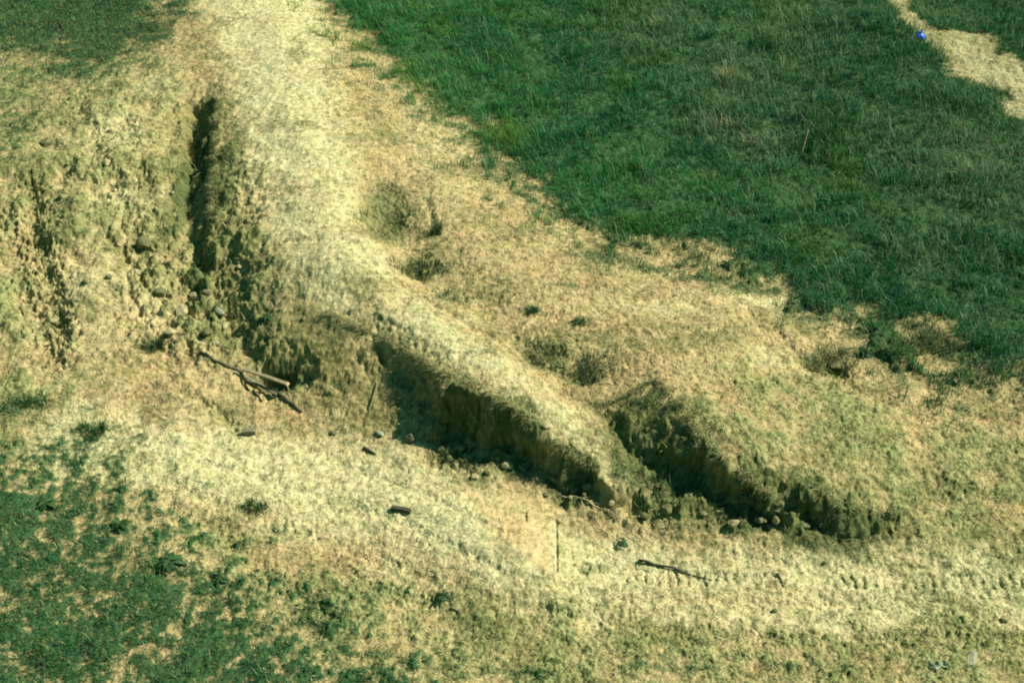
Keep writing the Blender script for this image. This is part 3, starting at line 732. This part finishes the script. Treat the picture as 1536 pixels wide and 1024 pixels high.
def weed(name, at, r, nleaf, color, label, h=.12):
    """broad-leaved plant: folded leaves round a short stem"""
    P0 = gpick(*at); root = empty(name, P0); tag(root, label, "weed")
    V, Fs = tube([(0, 0, -.02), (.005, 0, h * .5), (0, .008, h)], [.012, .010, .006], 7)
    link("stem", pymesh("stem", V, Fs), root, M_WOOD_D)
    Va, Fa, Ca = [], [], []
    for i in range(nleaf):
        a = i * 2.4 + random.uniform(-.3, .3); L = r * random.uniform(.6, 1.1); w_ = L * random.uniform(.28, .4); z0 = h * random.uniform(.25, 1); rise = random.uniform(.1, .6)
        d = Vector((math.cos(a), math.sin(a), 0)); s = Vector((-d.y, d.x, 0)); b0 = len(Va); cl = jitter(color, 1, .6, 1.5)[0]
        for t, ww in ((0, .12), (.3, .8), (.6, 1), (.85, .6), (1, .03)):
            c = d * L * t + Vector((0, 0, z0 + L * rise * t - L * .6 * t * t))
            Va += [c - s * w_ * .5 * ww + Vector((0, 0, w_ * .12 * ww)), c, c + s * w_ * .5 * ww + Vector((0, 0, w_ * .12 * ww))]; Ca += [cl] * 3
        for k in range(4):
            for q in (0, 1): Fa.append((b0 + k * 3 + q, b0 + k * 3 + q + 1, b0 + k * 3 + q + 4, b0 + k * 3 + q + 3))
    me = np_mesh("leaves", np.array([tuple(v) for v in Va]), np.array(Fa), np.array(Ca), True)
    link("leaves", me, root, M_GREEN)
    return root

# timbers lying along the foot of the bank
TG = "old timbers at the foot of the bank"
stick("wooden_pole", (300,530), (364,562), .04, .035, M_WOOD_D, "dark pole lying on the pale rim, leading down to the timber pile", "pole", group=TG, kink=.015)
plank("wooden_plank", (366,562), (432,590), .09, .05, M_WOOD_P, "pale plank with an orange cut end over the dark pit", "plank", .16, TG, end=True, dz0=.0, dz1=.12)
plank("wooden_plank", (370,572), (416,597), .07, .04, M_WOOD_G, "grey plank lying just below the pale orange-ended one", "plank", .05, TG, dz1=.06)
plank("wooden_plank", (352,560), (398,586), .07, .04, M_WOOD_G, "weathered grey plank half slid into the pit beside the dark pole", "plank", .04, TG, dz1=.05)
stick("wooden_pole", (414,590), (454,618), .05, .035, M_WOOD_D, "dark pole running down to the right from the timber pile", "pole", group=TG, kink=.02)
stick("stick", (380,586), (394,602), .03, .022, M_WOOD_D, "short dark stick on pale soil below the timber pile", "stick", kink=.01)
stick("tree_branch", (958,842), (1066,874), .032, .018, M_WOOD_D, "long thin dark kinked branch lying on the graded track", "branch", kink=.025, lift=.02, nseg=10)
stick("stick", (1166,860), (1176,880), .025, .018, M_WOOD_D, "small dark stick lying crossways on the track right of the long branch", "stick", kink=.015)
stick("tree_branch", (838,745), (932,776), .026, .014, M_WOOD_P, "pale bleached branch lying along the foot of the shaded scarp", "branch", kink=.04, fork=(.35, .5, .3), nseg=10, lift=.03)
stick("root", (566,574), (551,622), .022, .012, M_WOOD_G, "thin grey root hanging down the lit scarp face", "root", kink=.02, lift=.02)
stick("root", (700,612), (722,640), .02, .012, M_WOOD_G, "grey root crossing the darkest shade under the crest", "root", kink=.03, lift=.06)
stick("stick", (152,228), (188,196), .02, .014, M_WOOD_D, "thin dark twig on the rough left mound", "twig", kink=.03)
stick("dry_stalk", (1202,236), (1210,214), .010, .006, M_WOOD_P, "single bleached stalk standing out in the dark meadow", "stalk", kink=.0, dz0=.12, dz1=.45)
plank("wooden_board", (588,764), (616,769), .10, .10, M_WOOD_D, "dark short board lying alone on the pale track", "board", .0, roll=.1)
plank("wooden_block", (364,651), (384,650), .13, .13, M_WOOD_G, "small squared timber block below the timber pile", "block", .0, roll=.15)
stick("stick", (546,672), (562,682), .04, .03, M_WOOD_D, "stubby dark stick on the pale slope above the short board", "stick", kink=.01)
stick("stick", (676,912), (690,916), .03, .02, M_WOOD_G, "short greyish stick among olive stubble in the foreground", "stick", kink=.01)

rock("boulder", (274,470), .24, M_STONE, "rounded tan boulder on the rim left of the gully", "rock", (1.2, .8, .6), 3)
rock("earth_clod", (216,368), .26, M_CLOD, "large dark clod on the slope below the slot trench", "clod", (1, .8, .7), 5)
rock("boulder", (292,446), .16, M_STONE, "small tan stone uphill of the rounded boulder", "rock", (1.1, .8, .6), 9)
rock("boulder", (330,470), .18, M_STONE_G, "greyish stone in the weedy gully floor", "rock", (1.2, .7, .5), 12)
rock("earth_clod", (70,216), .22, M_CLOD, "dark clod on the rough mound near the left edge", "clod", (1, .8, .6), 14)
rock("earth_clod", (614,657), .17, M_CLOD, "dark clod at the foot of the lit scarp", "clod", (1.1, .8, .7), 15)
rock("stone", (570,650), .10, M_STONE_G, "little pale grey stone beside the dark clod at the scarp foot", "rock", (1.3, .8, .5), 16)
rock("stone", (1456,988), .17, M_STONE_G, "flat pale grey stone half buried in the lower right corner", "rock", (1.35, .8, .28), 18, sink=.3)
rock("earth_clod", (1162,916), .06, M_CLOD, "tiny dark clod on the pinkish track right of the long branch", "clod", (1, .9, .7), 19)
rock("earth_clod", (1505,931), .07, M_CLOD, "tiny dark clod on olive soil by the right edge", "clod", (1.3, .8, .6), 20)
rock("stone", (820,640), .14, M_STONE, "tan stone jutting from the buttress beside the deep shade", "rock", (1, .8, .6), 21)
rock("earth_clod", (430,361), .08, M_CLOD, "small dark clod on the bright crest of the bank", "clod", (1.4, .8, .6), 22)
rock("earth_clod", (1258,548), .20, M_CLOD, "dark clod below the grey shrub on the bench", "clod", (1.5, .7, .5), 23)
for i, (a, b, r, lb) in enumerate([(256,500,.14,"angular clod on the rim between boulder and timber pile"),(240,440,.17,"lumpy brown clod above the rounded boulder"),(205,410,.13,"brown clod on the pale rim of the mound"),(312,500,.15,"clod in the gully close above the dark pole"),(160,246,.15,"clod beside the thin twig on the mound"),(690,672,.13,"clod in half shade at the scarp foot left of the bleached branch"),(760,700,.15,"clod at the lower edge of the deepest shade"),(1000,765,.16,"clod on the talus below the bench scarp"),(1100,786,.14,"clod at the end of the talus by the track"),(500,650,.09,"small clod on the pale slope right of the timber pile")]):
    rock("earth_clod", (a, b), r, M_CLOD if i % 2 else M_STONE, lb, "clod", (1.1, .85, .65), 40 + i)

for i in range(46):
    q = [((60, 330), (190, 420)), ((215, 370), (370, 540)), ((70, 130), (420, 500)), ((640, 980), (700, 770))][min(3, i // 13)]
    qx = random.uniform(*q[0]); qy = random.uniform(*q[1])
    if i >= 39: qy = 690 + (qx - 640) * .24 + random.uniform(-8, 14)
    rock("earth_clod", (qx, qy), random.uniform(.05, .12), (M_CLOD, M_STONE, M_SOILCLOD)[i % 3], "one of the many small brown clods strewn over the broken ground" , "clod", (1.1, .85, .65), 80 + i, "small clods strewn over broken ground")
for i in range(26):
    t = random.random()
    if i < 14: q = (660 + 260 * t, 664 + 92 * t + random.uniform(-14, 10))
    else: q = (955 + 300 * t, 735 + 70 * t + random.uniform(-20, 14))
    rock("earth_clod", q, random.uniform(.05, .13), M_CLOD, "dark block of earth among those fallen along the foot of the cut bank", "clod", (1.15, .9, .7), 180 + i, "earth blocks fallen below the cut bank")
# a small bag on the far path and a piece of sheet in the corner
def bag(at, r):
    import bmesh
    P = gpick(*at); root = empty("plastic_bag", P); tag(root, "small bright blue plastic bag at the tip of the sandy path", "bag")
    bm = bmesh.new(); bmesh.ops.create_uvsphere(bm, u_segments=32, v_segments=20, radius=1)
    for v in bm.verts:
        c = v.co; a = math.atan2(c.y, c.x); f = 1 + .07 * math.sin(5 * a + 3 * c.z) + .04 * math.sin(11 * a - 5 * c.z)
        pinch = 1 - .75 * max(0, c.z) ** 2
        v.co = Vector((c.x * f * pinch, c.y * f * pinch * .8, max(c.z, -.55) * .9 + .5)) * r
    me = bpy.data.meshes.new("sack"); bm.to_mesh(me); bm.free()
    for p in me.polygons: p.use_smooth = True
    link("sack", me, root, M_BLUE)
    for s_ in (-1, 1):
        V, Fs = tube([(s_ * .02, 0, r * 1.3), (s_ * .06, .01, r * 1.65), (s_ * .10, -.01, r * 1.5)], [.035, .04, .012], 8, .4)
        link("knot_ear", pymesh("knot_ear", V, Fs), root, M_BLUE)
bag((1379,59), .19)
def sheet(at):
    P = gpick(*at); n = 18; V = []; Fs = []
    for layer in (0, 1):
        for j in range(n):
            for i in range(n):
                a, b = i / (n - 1) - .5, j / (n - 1) - .5; xx, yy = a * .36, b * .17
                V.append((xx + .02 * math.sin(9 * b), yy + .02 * math.sin(7 * a), ground(P.x + xx, P.y + yy) - P.z + .03 + .02 * math.sin(14 * a + 4 * b) + .018 * math.cos(19 * b + 6 * a) + layer * .006))
    for j in range(n - 1):
        for i in range(n - 1):
            q = j * n + i; Fs.append((q, q + n, q + n + 1, q + 1)); q += n * n; Fs.append((q, q + 1, q + n + 1, q + n))
    ring = [i for i in range(n)] + [j * n + n - 1 for j in range(1, n)] + [(n - 1) * n + i for i in range(n - 2, -1, -1)] + [j * n for j in range(n - 2, 0, -1)]
    for a, b in zip(ring, ring[1:] + ring[:1]): Fs.append((a, b, b + n * n, a + n * n))
    o = link("plastic_scrap", pymesh("plastic_scrap", V, Fs), None, M_TEAL); o.location = P
    tag(o, "pale greyish green crumpled scrap on the grass left of the flat stone", "scrap")
sheet((1408, 998))

# plants one can single out
DG = (.030, .085, .028)
tussock("grass_tussock", (388,762), 260, .24, .09, (.035, .10, .03), "lone green tussock on the pale slope left of the short board", "grass tuft")
tussock("grass_tussock", (236,522), 260, .36, .10, (.03, .075, .03), "dark green tussock on the soil left of the boulder and pole", "grass tuft")
tussock("grass_tussock", (626,408), 300, .3, .2, (.026, .06, .026), "dark tussock in the hollow behind the crest", "grass tuft")
tussock("grass_tussock", (657,352), 160, .45, .06, (.028, .07, .03), "narrow dark tuft standing above the hollow", "grass tuft")
tussock("grass_tussock", (800,468), 220, .2, .10, (.03, .10, .03), "small green tuft on the straw slope of the bench", "grass tuft")
tussock("grass_tussock", (872,484), 180, .22, .08, (.035, .10, .035), "rounded green tuft right of the small one on the bench", "grass tuft")
tussock("grass_tussock", (150,646), 420, .28, .14, (.03, .10, .03), "bushy bright green tuft near the left edge above the green corner", "grass tuft")
tussock("grass_tussock", (40,606), 500, .2, .24, (.035, .10, .03), "broad low green tuft at the left edge", "grass tuft")
tussock("shrub", (1236,540), 800, .34, .22, (.12, .135, .06), "greyish low shrub on the bench below the meadow edge", "shrub", lean=.7, dry=.35)
tussock("shrub", (1400,520), 900, .3, .42, (.06, .105, .04), "spreading olive shrub at the meadow edge towards the right", "shrub", lean=.6, dry=.1)
tussock("shrub", (1340,530), 420, .35, .16, (.05, .10, .035), "smaller green shrub left of the spreading olive one", "shrub", lean=.6)
tussock("shrub", (880,560), 420, .24, .24, (.05, .075, .035), "dark low shrub between the two scarps", "shrub", lean=.6, dry=.2)
tussock("shrub", (812,535), 500, .2, .32, (.13, .14, .06), "grey green low shrub on the slope behind the crest", "shrub", lean=.7, dry=.3)
for a, b, n, h, lb in [(1092,118,70,1.05,"tallest pale reed clump in the middle of the meadow"),(1072,190,60,.65,"low spreading pale reed clump under the tallest one"),(1176,100,14,.9,"thin pale reeds right of the tallest clump"),(985,40,24,.9,"sparse pale reeds at the top of the meadow"),(1130,215,36,.6,"short pale reed clump left of the bleached stalk"),(1440,260,50,.6,"pale reed clump in the right part of the meadow"),(1255,275,24,.5,"small pale reeds below the bleached stalk")]:
    tussock("reed_clump", (a, b), n, h, .16, (.30, .35, .17), lb, "reeds", mat=M_STRAW, lean=.35, dry=.6, wid=(.012, .02), group="dry reeds in the meadow")
for a, b, r, n, lb in [(256,846,.34,22,"broad leaved dark weed on a bare patch in the green corner"),(330,872,.22,16,"small broad leaved weed right of the dark one in the green corner"),(70,760,.26,18,"broad leaved weed in thick grass near the left edge"),(182,790,.24,18,"broad leaved weed above the dark one in the green corner"),(665,898,.20,16,"low weed in olive stubble below the pale track"),(1092,400,.24,18,"broad leaved weed at the meadow edge above the bench"),(400,480,.26,20,"bright weed on the overgrown side of the bank"),(935,818,.16,12,"tiny weed on the track just below the bench scarp"),(1294,532,.2,16,"dark green weed beside the smaller green shrub")]:
    weed("weed_plant", (a, b), r, n, (.035, .085, .028), lb, .14)

# ------------------------------------------------------------------ light
SUN_TO = Vector((.95, .25, 0)).normalized(); ELEV = math.radians(43)
sd = Vector((SUN_TO.x * math.cos(ELEV), SUN_TO.y * math.cos(ELEV), math.sin(ELEV)))
L = bpy.data.lights.new("sun", 'SUN'); L.energy = 5.0; L.angle = math.radians(.5); L.color = (1, .94, .80)
so = bpy.data.objects.new("sun", L); C.objects.link(so); so.rotation_euler = sd.to_track_quat('Z', 'Y').to_euler(); so.location = (0, 20, 60)
W = bpy.data.worlds.new("World"); S.world = W; W.use_nodes = True
nt = W.node_tree; bg = nt.nodes["Background"]
sk = nt.nodes.new("ShaderNodeTexSky"); sk.sky_type = 'NISHITA'; sk.sun_disc = False
sk.sun_elevation = ELEV; sk.sun_rotation = math.atan2(SUN_TO.x, SUN_TO.y)
mx = nt.nodes.new("ShaderNodeMix"); mx.data_type = 'RGBA'; mx.blend_type = 'MULTIPLY'; mx.inputs["Factor"].default_value = 1
mx.inputs["B"].default_value = (.36, 1.28, .85, 1)
nt.links.new(sk.outputs[0], mx.inputs["A"]); nt.links.new(mx.outputs["Result"], bg.inputs["Color"])
bg.inputs["Strength"].default_value = .05
S.view_settings.view_transform = 'Standard'; S.view_settings.look = 'None'; S.view_settings.exposure = .78; S.view_settings.gamma = 1
S.render.engine = 'CYCLES'
S.cycles.pixel_filter_type = 'BLACKMAN_HARRIS'
S.cycles.filter_width = 1.9
